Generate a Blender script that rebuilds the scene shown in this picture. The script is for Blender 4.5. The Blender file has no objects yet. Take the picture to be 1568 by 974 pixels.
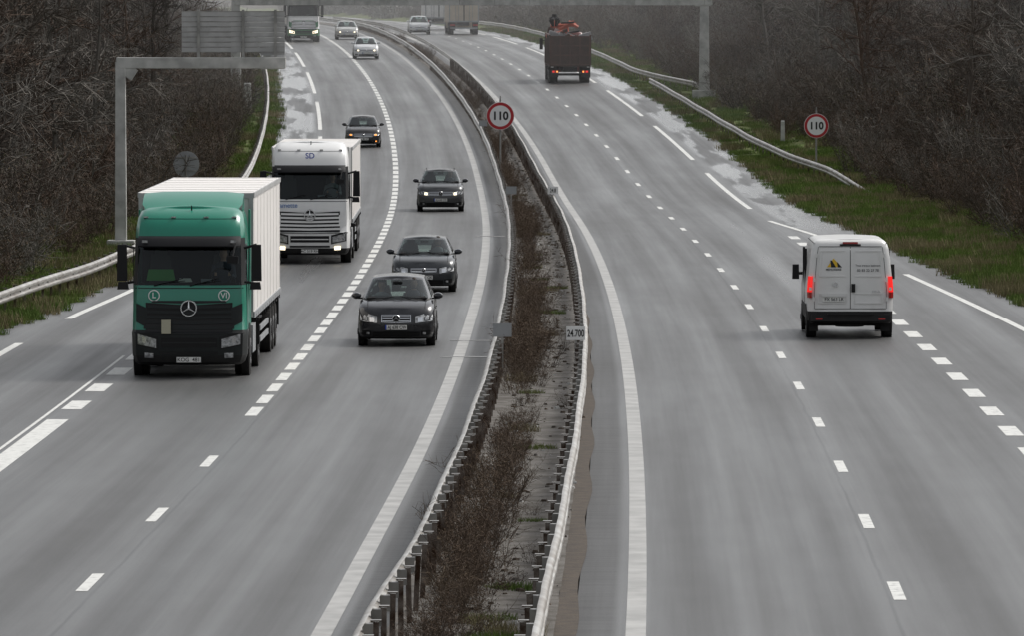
import bpy, math, random, bmesh
from mathutils import Vector, Matrix
R = random.Random(11)
sc = bpy.context.scene
COL = sc.collection

# ------------------------------------------------------------------ alignment
def catmull(tab):
    xs=[a for a,b in tab]; ys=[b for a,b in tab]
    def f(x):
        if x<=xs[0]: return ys[0]+(x-xs[0])*(ys[1]-ys[0])/(xs[1]-xs[0])
        if x>=xs[-1]: return ys[-1]+(x-xs[-1])*(ys[-1]-ys[-2])/(xs[-1]-xs[-2])
        i=0
        while xs[i+1]<x: i+=1
        def sl(k):
            if k<=0: return (ys[1]-ys[0])/(xs[1]-xs[0])
            if k>=len(xs)-1: return (ys[-1]-ys[-2])/(xs[-1]-xs[-2])
            return (ys[k+1]-ys[k-1])/(xs[k+1]-xs[k-1])
        h=xs[i+1]-xs[i]; t=(x-xs[i])/h
        return ((2*t**3-3*t*t+1)*ys[i]+(t**3-2*t*t+t)*h*sl(i)+(-2*t**3+3*t*t)*ys[i+1]+(t**3-t*t)*h*sl(i+1))
    return f
_c2=catmull([(370,.3),(430,-1.806),(490,-4.4),(530,-6.3),(560,-7.8),(590,-9.3),(640,-11.8),(700,-15),(800,-21),(1000,-36),(1500,-90),(3200,-420)])
def C(D): return 2.75-.9e-4*(D-205)**2 if D<=430 else _c2(D)
def dC(D): return (C(D+1)-C(D-1))/2
def Z(D):
    if D<270: return 0.0
    if D<320: return .5*(.0235/50)*(D-270)**2
    if D<420: return .5875+.0235*(D-320)
    if D<640:
        t=D-420; return 2.9375+.0235*t-.5*9.77e-5*t*t
    return 5.743+.002*(D-640)
def dZ(D): return (Z(D+1)-Z(D-1))/2
M=catmull([(0,4.1),(100,3.95),(127,3.85),(177,3.75),(205,3.65),(270,3.4),(330,3.2),(414,3.1),(3000,3.1)])
edgeR=catmull([(0,12.2),(150,12.0),(190,11.0),(215,10.3),(244,9.8),(277,9.45),(323,9.4),(376,9.2),(500,9.1),(3000,9.1)])
edgeL=catmull([(0,-16),(165,-15.4),(190,-14.6),(215,-13.9),(280,-12.9),(330,-12.7),(400,-12.6),(3000,-12.6)])

# ------------------------------------------------------------------ materials
def nd(nt,t,loc=(0,0),**kw):
    n=nt.nodes.new(t)
    for k,v in kw.items(): setattr(n,k,v)
    return n
def mat(name,col,rough=.5,metal=0,noise=None,coat=0,emit=None,bump=None,dirt=None,spec=.5,rand=None):
    m=bpy.data.materials.new(name); m.use_nodes=True
    nt=m.node_tree; b=nt.nodes['Principled BSDF']
    b.inputs['Base Color'].default_value=(*col,1)
    b.inputs['Roughness'].default_value=rough
    b.inputs['Metallic'].default_value=metal
    b.inputs['Specular IOR Level'].default_value=spec
    if coat: b.inputs['Coat Weight'].default_value=coat; b.inputs['Coat Roughness'].default_value=.08
    tc=nd(nt,'ShaderNodeTexCoord')
    def mix(fac,a,bcol,typ='MIX'):
        x=nd(nt,'ShaderNodeMix',data_type='RGBA',blend_type=typ)
        if isinstance(fac,float): x.inputs[0].default_value=fac
        else: nt.links.new(fac,x.inputs[0])
        for s,v in ((x.inputs[6],a),(x.inputs[7],bcol)):
            if isinstance(v,tuple): s.default_value=(*v,1)
            else: nt.links.new(v,s)
        return x.outputs[2]
    cur=col
    if noise:
        n=nd(nt,'ShaderNodeTexNoise'); n.inputs['Scale'].default_value=noise[0]; n.inputs['Detail'].default_value=5
        nt.links.new(tc.outputs['Object'],n.inputs['Vector'])
        r=nd(nt,'ShaderNodeMapRange'); r.inputs[1].default_value=.35; r.inputs[2].default_value=.65
        nt.links.new(n.outputs[0],r.inputs[0])
        c2=noise[1]
        if not isinstance(c2,tuple): c2=tuple(c*c2 for c in col)
        cur=mix(r.outputs[0],cur,c2)
    if rand:
        oi=nd(nt,'ShaderNodeObjectInfo'); cr=nd(nt,'ShaderNodeValToRGB')
        cr.color_ramp.elements[0].color=(*rand[0],1); cr.color_ramp.elements[1].color=(*rand[-1],1)
        for i,c in enumerate(rand[1:-1]):
            e=cr.color_ramp.elements.new((i+1)/(len(rand)-1)); e.color=(*c,1)
        nt.links.new(oi.outputs['Random'],cr.inputs[0])
        if noise: cur=mix(.6,cur,cr.outputs[0])
        else: cur=cr.outputs[0]
    if dirt:  # grime rising from sills: (height, colour, strength)
        sp=nd(nt,'ShaderNodeSeparateXYZ'); nt.links.new(tc.outputs['Object'],sp.inputs[0])
        r=nd(nt,'ShaderNodeMapRange'); r.inputs[1].default_value=0.1; r.inputs[2].default_value=dirt[0]; r.inputs[3].default_value=dirt[2]; r.inputs[4].default_value=dirt[2]*.08
        nt.links.new(sp.outputs[2],r.inputs[0])
        n=nd(nt,'ShaderNodeTexNoise'); n.inputs['Scale'].default_value=3.; n.inputs['Detail'].default_value=8
        mp=nd(nt,'ShaderNodeMapping'); mp.inputs['Scale'].default_value=(2,.7,.8); nt.links.new(tc.outputs['Object'],mp.inputs[0]); nt.links.new(mp.outputs[0],n.inputs['Vector'])
        mm=nd(nt,'ShaderNodeMath',operation='MULTIPLY'); nt.links.new(r.outputs[0],mm.inputs[0])
        r2=nd(nt,'ShaderNodeMapRange'); r2.inputs[1].default_value=.3; r2.inputs[2].default_value=.65; r2.inputs[3].default_value=.4; r2.inputs[4].default_value=1.3
        nt.links.new(n.outputs[0],r2.inputs[0]); nt.links.new(r2.outputs[0],mm.inputs[1])
        cur=mix(mm.outputs[0],cur,dirt[1])
        r3=nd(nt,'ShaderNodeMapRange'); r3.inputs[3].default_value=rough; r3.inputs[4].default_value=.75
        nt.links.new(mm.outputs[0],r3.inputs[0]); nt.links.new(r3.outputs[0],b.inputs['Roughness'])
    if not isinstance(cur,tuple): nt.links.new(cur,b.inputs['Base Color'])
    if bump:
        n=nd(nt,'ShaderNodeTexNoise'); n.inputs['Scale'].default_value=bump[0]; n.inputs['Detail'].default_value=6
        nt.links.new(tc.outputs['Object'],n.inputs['Vector'])
        bp=nd(nt,'ShaderNodeBump'); bp.inputs['Strength'].default_value=bump[1]; bp.inputs['Distance'].default_value=bump[2] if len(bump)>2 else .02
        nt.links.new(n.outputs[0],bp.inputs['Height']); nt.links.new(bp.outputs[0],b.inputs['Normal'])
    if emit:
        b.inputs['Emission Color'].default_value=(*emit[0],1); b.inputs['Emission Strength'].default_value=emit[1]
    return m
GR=(.09,.085,.075)
m_black=mat('black_plastic',(.010,.010,.011),.55,dirt=(1.6,GR,.12),spec=.25)
m_blackg=mat('gloss_black',(.006,.006,.007),.28,spec=.3)
m_rubber=mat('tyre_rubber',(.014,.014,.014),.85,noise=(9,(.026,.024,.022)),spec=.2)
m_rim=mat('wheel_rim',(.30,.30,.31),.45,.5,noise=(8,.5))
m_glass=mat('tinted_glass',(.010,.014,.014),.07,spec=.32)
# see-through windscreen: tinted transmission under a clear reflection
m_screen=bpy.data.materials.new('windscreen_glass'); m_screen.use_nodes=True; _nt=m_screen.node_tree
_nt.nodes.remove(_nt.nodes['Principled BSDF'])
_t=nd(_nt,'ShaderNodeBsdfTransparent'); _t.inputs[0].default_value=(.55,.63,.60,1)
_g=nd(_nt,'ShaderNodeBsdfGlossy'); _g.inputs['Roughness'].default_value=.03; _g.inputs[0].default_value=(.85,.9,.92,1)
_f=nd(_nt,'ShaderNodeFresnel'); _f.inputs[0].default_value=1.40
_m=nd(_nt,'ShaderNodeMixShader'); _nt.links.new(_f.outputs[0],_m.inputs[0]); _nt.links.new(_t.outputs[0],_m.inputs[1]); _nt.links.new(_g.outputs[0],_m.inputs[2]); _nt.links.new(_m.outputs[0],_nt.nodes['Material Output'].inputs[0])
m_int=mat('dark_interior',(.02,.02,.021),.8,spec=.15); m_seat=mat('seat_fabric',(.07,.07,.072),.9,spec=.1)
m_skin=mat('skin',(.42,.25,.18),.6); m_cloth=mat('driver_jacket',(.05,.06,.09),.9); m_cloth2=mat('driver_shirt',(.25,.27,.30),.9); m_hair=mat('driver_hair',(.03,.02,.015),.8); m_hiv=mat('green_hi_vis_cloth',(.10,.36,.10),.8)
m_lamp=mat('headlamp_glass',(.55,.56,.57),.12,.3,noise=(16,.35),coat=1)
m_lampon=mat('lit_headlamp',(.9,.85,.7),.2,emit=((1,.86,.6),2.2))
m_amber=mat('lit_amber_lamp',(.9,.4,.1),.3,emit=((1,.33,.06),1.8))
m_red=mat('lit_tail_lamp',(.55,.01,.01),.2,emit=((1,.03,.025),.7))
m_redoff=mat('tail_lamp_lens',(.35,.01,.01),.2,coat=1)
m_chrome=mat('chrome',(.75,.76,.78),.18,1)
m_plate=mat('number_plate',(.76,.76,.73),.4,noise=(20,.85))
m_ink=mat('black_lettering',(.015,.015,.015),.6)
m_blue=mat('plate_blue',(.02,.06,.35),.4)
m_steel=mat('galvanised_steel',(.38,.375,.36),.34,.6,noise=(2,.55),bump=(30,.1,.005))
m_railr=mat('weathered_rail_steel',(.50,.49,.465),.34,.6,noise=(1.4,(.28,.25,.22)),bump=(30,.1,.005))
m_post=mat('wet_steel_post',(.34,.31,.29),.16,.8,noise=(5,(.08,.05,.035)))
m_sign=mat('sign_back_grey',(.32,.33,.34),.5,.1,noise=(1.5,.8))
m_signp=mat('panel_back_aluminium',(.46,.46,.455),.5,.1,noise=(2.5,.78))
m_conc=mat('gantry_paint',(.50,.50,.48),.7,noise=(2.2,.65))
m_white=mat('white_sign_face',(.78,.78,.77),.4)
m_redsign=mat('red_sign_face',(.42,.015,.022),.4)
m_water=mat('standing_water',(.05,.05,.05),.15)

# ------------------------------------------------------------------ mesh builder
class MB:
    def __init__(s): s.v=[]; s.f=[]; s.m=[]; s.mats=[]
    def mi(s,m):
        if m not in s.mats: s.mats.append(m)
        return s.mats.index(m)
    def face(s,pts,m):
        i=len(s.v); s.v.extend([tuple(p) for p in pts]); s.f.append(tuple(range(i,i+len(pts)))); s.m.append(s.mi(m))
    def box(s,c,d,m,tx=1,ty=1,rot=None):
        x,y,z=c; a,b,h=d[0]/2,d[1]/2,d[2]/2
        P=[(-a,-b,-h),(a,-b,-h),(a,b,-h),(-a,b,-h),(-a*tx,-b*ty,h),(a*tx,-b*ty,h),(a*tx,b*ty,h),(-a*tx,b*ty,h)]
        if rot: P=[tuple(rot@Vector(p)) for p in P]
        i=len(s.v); s.v.extend([(x+p[0],y+p[1],z+p[2]) for p in P])
        for f in ((0,3,2,1),(4,5,6,7),(0,1,5,4),(1,2,6,5),(2,3,7,6),(3,0,4,7)):
            s.f.append(tuple(i+k for k in f)); s.m.append(s.mi(m))
    def cyl(s,c,ax,r,h,m,n=22,r2=None,cm=None):
        r2=r if r2 is None else r2
        U={'x':(Vector((0,1,0)),Vector((0,0,1)),Vector((1,0,0))),'y':(Vector((0,0,1)),Vector((1,0,0)),Vector((0,1,0))),'z':(Vector((1,0,0)),Vector((0,1,0)),Vector((0,0,1)))}[ax]
        c=Vector(c); i=len(s.v)
        for k in range(n):
            a=2*math.pi*k/n; d=U[0]*math.cos(a)+U[1]*math.sin(a)
            s.v.append(tuple(c+d*r-U[2]*h/2)); s.v.append(tuple(c+d*r2+U[2]*h/2))
        for k in range(n):
            j=(k+1)%n
            s.f.append((i+2*k,i+2*j,i+2*j+1,i+2*k+1)); s.m.append(s.mi(m))
        s.f.append(tuple(i+2*k for k in range(n))[::-1]); s.m.append(s.mi(cm or m))
        s.f.append(tuple(i+2*k+1 for k in range(n))); s.m.append(s.mi(cm or m))
    def grid(s,rows,m,closed=False):
        i=len(s.v); n=len(rows[0])
        for r in rows: s.v.extend([tuple(p) for p in r])
        for a in range(len(rows)-1):
            for b in range(n if closed else n-1):
                c=(b+1)%n
                s.f.append((i+a*n+b,i+a*n+c,i+(a+1)*n+c,i+(a+1)*n+b))
                s.m.append(s.mi(m(a,b) if callable(m) else m))
    def tube(s,p0,p1,w0,w1,m,n=3):
        p0=Vector(p0);p1=Vector(p1); d=(p1-p0)
        if d.length<1e-6: return
        d.normalize(); u=d.orthogonal().normalized(); w=d.cross(u)
        rows=[]
        for p,r in ((p0,w0),(p1,w1)):
            rows.append([p+(u*math.cos(2*math.pi*k/n)+w*math.sin(2*math.pi*k/n))*r for k in range(n)])
        s.grid(rows,m,True)
    def obj(s,name,parent=None,smooth=35,bevel=0,recalc=True):
        me=bpy.data.meshes.new(name); me.from_pydata(s.v,[],s.f)
        for m in s.mats: me.materials.append(m)
        me.polygons.foreach_set('material_index',s.m)
        if recalc:
            b=bmesh.new(); b.from_mesh(me); bmesh.ops.remove_doubles(b,verts=b.verts,dist=.0004); bmesh.ops.recalc_face_normals(b,faces=b.faces); b.to_mesh(me); b.free()
        if smooth:
            me.polygons.foreach_set('use_smooth',[True]*len(me.polygons))
            me.set_sharp_from_angle(angle=math.radians(smooth))
        o=bpy.data.objects.new(name,me); COL.objects.link(o)
        if parent: o.parent=parent
        if bevel:
            bv=o.modifiers.new('b','BEVEL'); bv.width=bevel; bv.segments=2; bv.limit_method='ANGLE'
        return o
def empty(name,loc=(0,0,0),rot=(0,0,0)):
    e=bpy.data.objects.new(name,None); COL.objects.link(e); e.location=loc; e.rotation_euler=rot; e.empty_display_size=.3
    return e
def put(name,X,D):
    return empty(name,(X,D,Z(D)+.006),(math.atan(dZ(D+3)),0,-math.atan(dC(D))))
def txt(s,parent,loc,size,m,name='lettering',rz=0,ext=.001,sx=1,bold=.012):
    c=bpy.data.curves.new(name,'FONT'); c.body=s; c.size=size; c.align_x='CENTER'; c.align_y='CENTER'; c.extrude=ext; c.offset=bold*size; c.materials.append(m)
    o=bpy.data.objects.new(name,c); COL.objects.link(o); o.parent=parent; o.location=loc; o.rotation_euler=(math.pi/2,0,rz); o.scale=(sx,1,1)
    return o

XF=[0,.2,.4,.58,.72,.84,.93,1.0]
def outline(hw,yf,yr,Rf,Rr,n,ks):
    fr=[(hw*x,yf+Rf*(1-max(0,1-x**n)**(1/n))) for x in XF]
    sd=[(hw,yf+Rf+(yr-Rr-yf-Rf)*k) for k in ks]
    rr=[(hw*x,yr-Rr*(1-max(0,1-x**n)**(1/n))) for x in reversed(XF)]
    return fr+sd+rr
def ring_body(mb,levels,matf,Rf=.5,Rr=.3,n=2.6,ks=(.2,.4,.6,.8),cap=None,crown=.03,bottom=None):
    rows=[];hl=None
    for (z,hw,yf,yr) in levels:
        h=outline(hw,yf,yr,Rf,Rr,n,ks); hl=len(h)
        zz=z if callable(z) else (lambda y,z=z:z)
        r=[(x,y,zz(y)) for x,y in h]+[(-x,y,zz(y)) for x,y in reversed(h[1:-1])]
        rows.append(r)
    N=len(rows[0])
    def mf(a,b):
        seg=b if b<hl-1 else N-1-b
        return matf(a,seg)
    mb.grid(rows,mf,True)
    if cap:
        t=rows[-1]; R2=[]
        for k in range(hl):
            p=t[k]; wd=abs(p[0])
            R2.append([(p[0]*f,p[1],p[2]+crown*(1-f*f)*min(1,wd/.5)) for f in (1,.75,.4,0,-.4,-.75,-1)])
        mb.grid(R2,cap)
    if bottom:
        t=rows[0]; mb.grid([[t[k],t[(N-k)%N]] for k in range(hl)],bottom)

def occupant(parent,x,y,z,shirt,s=1.0,name='driver'):
    """seated upper body, one continuous lofted surface: torso, shoulders, neck, head with brow, nose and chin"""
    mb=MB()
    L=[(0,.17,.12,0,0),(.18,.19,.125,0,0),(.34,.215,.12,0,0),(.42,.205,.105,0,0),(.47,.13,.085,0,0),(.50,.065,.065,0,1),(.545,.057,.06,0,1),(.575,.06,.078,-.012,1),(.60,.072,.095,-.018,1),(.65,.078,.102,-.016,1),(.70,.080,.100,-.008,1),(.74,.078,.098,0,2),(.78,.064,.082,.004,2),(.805,.035,.045,.006,2),(.812,.004,.006,.006,2)]
    rows=[];n=20
    for (zz,a,b,dy,k) in L:
        row=[]
        for j in range(n):
            t=2*math.pi*j/n; px=a*math.cos(t)*s; py=b*math.sin(t)*s+dy
            if .60<zz<.68 and abs(t-1.5*math.pi)<.25: py-=.018
            row.append((x+px,y+py,z+zz*s))
        rows.append(row)
    def mf(a,b):
        k=L[a][4]
        if k==0: return shirt
        ang=2*math.pi*(b+.5)/n
        if k==1 and L[a][0]>=.60 and .15*math.pi<ang<.85*math.pi: return m_hair
        return m_skin if k==1 else m_hair
    mb.grid(rows,mf,True)
    for sd in (1,-1):
        mb.tube((x+sd*.20*s,y,z+.40*s),(x+sd*.25*s,y-.12,z+.16*s),.055,.045,shirt,10); mb.tube((x+sd*.25*s,y-.12,z+.16*s),(x+sd*.15*s,y-.38,z+.22*s),.045,.032,shirt,10)
        mb.box((x+sd*.082*s,y,z+.65*s),(.015,.03,.05),m_skin)
        mb.box((x+sd*.15*s,y-.41,z+.23*s),(.05,.06,.07),m_skin,.8,.8)
    mb.obj(name,parent,60)
def wheel(mb,x,y,r,w,side,rim=.62,m=None):
    mb.cyl((x,y,r),'x',r,w,m_rubber,28)
    mb.cyl((x+side*(w/2+.004),y,r),'x',r*rim,.012,m or m_rim,20)
    mb.cyl((x+side*(w/2+.012),y,r),'x',r*rim*.35,.03,m_black,12)
    for k in range(5):
        a=k*1.2566
        mb.box((x+side*(w/2+.012),y+math.cos(a)*r*rim*.55,r+math.sin(a)*r*rim*.55),(.006,r*.14,r*.14),m_black)
def ring(mb,c,r,w,m,ax='y',n=22,tilt=0):
    rr=[];c=Vector(c); rt=Matrix.Rotation(tilt,3,'X')
    for j in range(n+1):
        a=2*math.pi*j/n; rr.append([c+rt@Vector((math.cos(a)*(r+w*math.cos(b)),w*math.sin(b),math.sin(a)*(r+w*math.cos(b)))) for b in [2*math.pi*q/6 for q in range(6)]])
    mb.grid(rr,m,True)

# ------------------------------------------------------------------ cars (front towards camera = -y)
def car(name,X,D,L,W,H,paint,st):
    e=put(name,X,D); hw=W/2; g=st.get
    hf=g('hf',.74); hz=g('hz',1.0); yc=g('yc',1.0)
    zt_=catmull([(-.2,hf-.05),(0.05,hf),(.35,hf+(hz-hf)*.52),(yc,hz),(yc+.6,hz+.02),(L,hz+.05)])
    lv=[(.17,.93*hw,.14,L-.1),(.22,.975*hw,.05,L-.05),(.34,1.0*hw,.01,L),(.50,hw,0,L),(.60,hw*.995,.01,L),
        (lambda y:zt_(y)-.12,.99*hw,.04,L-.02),(lambda y:zt_(y)-.045,.97*hw,.08,L-.05),(lambda y:zt_(y),.91*hw,.17,L-.1)]
    mb=MB(); Rf=g('Rf',.42); n=2.9
    ring_body(mb,lv,lambda a,s: m_black if a==0 else paint,Rf,.3,n,(.15,.3,.5,.7,.85),cap=paint,crown=.03,bottom=m_black)
    prof=[(.17,.14,.93),(.22,.05,.975),(.34,.01,1.0),(.5,0,1),(.6,.01,.995),(hf-.12,.04,.99),(hf-.045,.08,.97),(hf,.17,.91)]
    def fy(x,z):
        z=min(max(z,prof[0][0]),prof[-1][0]); i=0
        while i<len(prof)-2 and prof[i+1][0]<z: i+=1
        t=(z-prof[i][0])/(prof[i+1][0]-prof[i][0]); fo=prof[i][1]+t*(prof[i+1][1]-prof[i][1]); w=hw*(prof[i][2]+t*(prof[i+1][2]-prof[i][2]))
        q=min(.995,abs(x)/w); return fo+Rf*(1-(1-q**n)**(1/n))
    def patch(x0,x1,b0,b1,t0,t1,m,off=.012,k=8,both=True):
        for sd in ((1,-1) if both else (1,)):
            rows=[]
            for j in range(4):
                v=j/3; row=[]
                for i in range(k+1):
                    u=i/k; x=x0+(x1-x0)*u; zb=b0+(b1-b0)*u; zt=t0+(t1-t0)*u; z=zb+(zt-zb)*v
                    row.append((sd*x,fy(x,z)-off,z))
                rows.append(row)
            mb.grid(rows,m)
    roof=H-.05; y1=yc+g('rake',.85); ye=L-g('tail',.12); y2=L-g('trake',.55)
    lv2=[]
    for t in (0,.05,.3,.6,.92,1):
        hwv=hw*(.905-.19*t-.03*t*t)
        if t==0: z=lambda y:zt_(y)-.01
        else: z=(lambda y,t=t:(zt_(min(y,L))*(1-t)+(roof)*t))
        lv2.append((z,hwv,yc-.08+(y1-yc+.08)*(t**.93),ye+(y2-ye)*t**1.4))
    def gm(a,s):
        if a==4: return paint
        if a==0: return m_black
        if s<=5: return m_screen
        if s==6: return paint
        if s in (7,8,10): return m_screen
        if s in (9,11): return m_black
        if s==12: return paint
        return m_screen
    ring_body(mb,lv2,gm,.30,.25,2.4,(.25,.45,.52,.75,.9),cap=paint,crown=.055)
    mb.box((0,(yc+.05+L-.3)/2,hz+.045),(W*.80,L-.3-yc-.05,.02),m_int)
    mb.box((0,yc+.28,hz+.06),(W*.78,.40,.05),m_int,.95,.7)
    sy=yc+1.15
    for sd in (1,-1):
        mb.box((sd*.38,sy,hz+.16),(.46,.14,.30),m_seat,.75,.7); mb.box((sd*.38,sy+.02,hz+.37),(.25,.09,.14),m_seat,.8,.8)
        mb.box((sd*.42,sy+.85,hz+.13),(.48,.14,.24),m_seat,.8,.7); mb.box((sd*.42,sy+.87,hz+.31),(.22,.07,.1),m_seat,.8,.8)
    mb.box((0,yc+.72,roof-.10),(.22,.03,.06),m_int)
    ring(mb,(.37,yc+.56,hz+.10),.18,.016,m_int,tilt=-.4)
    gw=g('gw',.42); g0,g1=g('g',(.52,.66))
    patch(0,gw+.015,g0-.012,g0,g1+.012,g1+.01,m_chrome,.010)
    patch(0,gw,g0,g0+.01,g1,g1+.0,m_blackg,.016)
    for i in range(g('slats',3)):
        z=g0+(g1-g0)*(i+.5)/g('slats',3); patch(0,gw*.97,z-.007,z-.007,z+.007,z+.007,g('slatm',m_chrome),.024)
    patch(0,.62*hw,.23,.23,.36,.34,m_blackg,.014)
    patch(0,.60*hw,.285,.285,.30,.30,m_black,.03)
    patch(.66*hw,.90*hw,.25,.27,.36,.38,m_blackg,.014)
    patch(.70*hw,.78*hw,.28,.28,.335,.335,g('fog',m_lamp),.024,4)
    a,b,(p,q,r,s_)=g('hl',(.52,.95,(.53,.59,.66,.74)))
    patch(a*hw-.012,b*hw+.006,p-.012,q-.014,r+.012,s_+.014,m_blackg,.010)
    patch(a*hw,b*hw,p,q,r,s_,g('lampm',m_lamp),.018)
    patch((a+.07)*hw,(a+.20)*hw,p+.025,p+.032,r-.015,r-.008,g('core',m_chrome),.026,4)
    patch((a+.24)*hw,(b-.05)*hw,p+.05,q+.01,r-.01,s_-.02,m_blackg,.022,4); patch((a+.26)*hw,(b-.09)*hw,p+.06,q+.03,r-.02,s_-.035,m_lamp,.028,4)
    ring(mb,(0,fy(0,(g0+g1)/2)-.045,(g0+g1)/2+.005),g('em',.05),.008,m_chrome)
    mb.cyl((0,fy(0,(g0+g1)/2)-.035,(g0+g1)/2+.005),'y',g('em',.05),.015,m_blackg,18)
    for aa in (90,210,330):
        aa=math.radians(aa); q0=Vector((0,fy(0,(g0+g1)/2)-.05,(g0+g1)/2+.005)); mb.tube(q0,q0+Vector((math.cos(aa),0,math.sin(aa)))*g('em',.05),.008,.003,m_chrome,4)
    pz=g('pz',.42); py=fy(.2,pz)-.03
    mb.box((0,py,pz),(.54,.02,.125),m_black); mb.box((0,py-.012,pz),(.51,.008,.108),m_plate)
    mb.box((-.238,py-.018,pz),(.034,.006,.108),m_blue)
    for sd in (1,-1):
        pts=[(sd*.76*hw,y,zt_(y)+.02) for y in (.25,.45,.75,yc-.05)]
        for i in range(3): mb.tube(pts[i],pts[i+1],.006,.006,m_black)
        mb.tube((sd*.55*hw,yc-.06,hz+.03),(sd*.08*hw,yc+.10,hz+.085),.012,.008,m_black)
        mx=hw+.07; mz=hz+.09; my=yc+.42
        rg=[]
        for j,(dy,sx,sz) in enumerate(((-.09,.45,.5),(-.07,.85,.85),(-.02,1,1),(.06,1,1),(.10,.9,.9))):
            rg.append([(sd*(mx+.0)+math.cos(a_)*.115*sx,my+dy,mz+math.sin(a_)*.08*sz) for a_ in [2*math.pi*k/14 for k in range(14)]])
        mb.grid(rg,g('mirm',paint),True); mb.face(rg[0][::-1],g('mirm',paint)); mb.face(rg[-1],m_glass)
        mb.box((sd*(hw-.0),my+.02,mz-.06),(.16,.07,.035),m_black)
        mb.box((sd*(hw+.002),L*.5,.36),(.02,L*.5,.07),m_black)
        for yy in (L*.45,L*.66): mb.box((sd*(hw-.008),yy,.84),(.04,.17,.03),paint)
        for yy in (.82,L-.78):
            mb.cyl((sd*(hw-.055),yy,.33),'x',.385,.125,m_black,28)
            wheel(mb,sd*(hw-.095),yy,.32,.21,sd)
    for sd in (1,-1): mb.box((sd*hw*.8,L-.06,.86),(.22,.14,.16),m_redoff)
    if g('rails'):
        for sd in (1,-1): mb.tube((sd*hw*.62,y1+.2,roof+.055),(sd*hw*.60,y2-.1,roof+.055),.018,.018,m_black,6)
    mb.obj('body_shell',e,40)
    if D<300:
        occupant(e,.38,sy-.14,hz-.28,g('shirt',m_cloth),.97)
        if g('two'): occupant(e,-.38,sy-.12,hz-.30,m_cloth2,.93,'passenger')
    txt(g('plate','AJ 638 CW'),e,(.02,py-.022,pz-.003),.105,m_ink,'plate_lettering',sx=.88)
    return e

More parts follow.
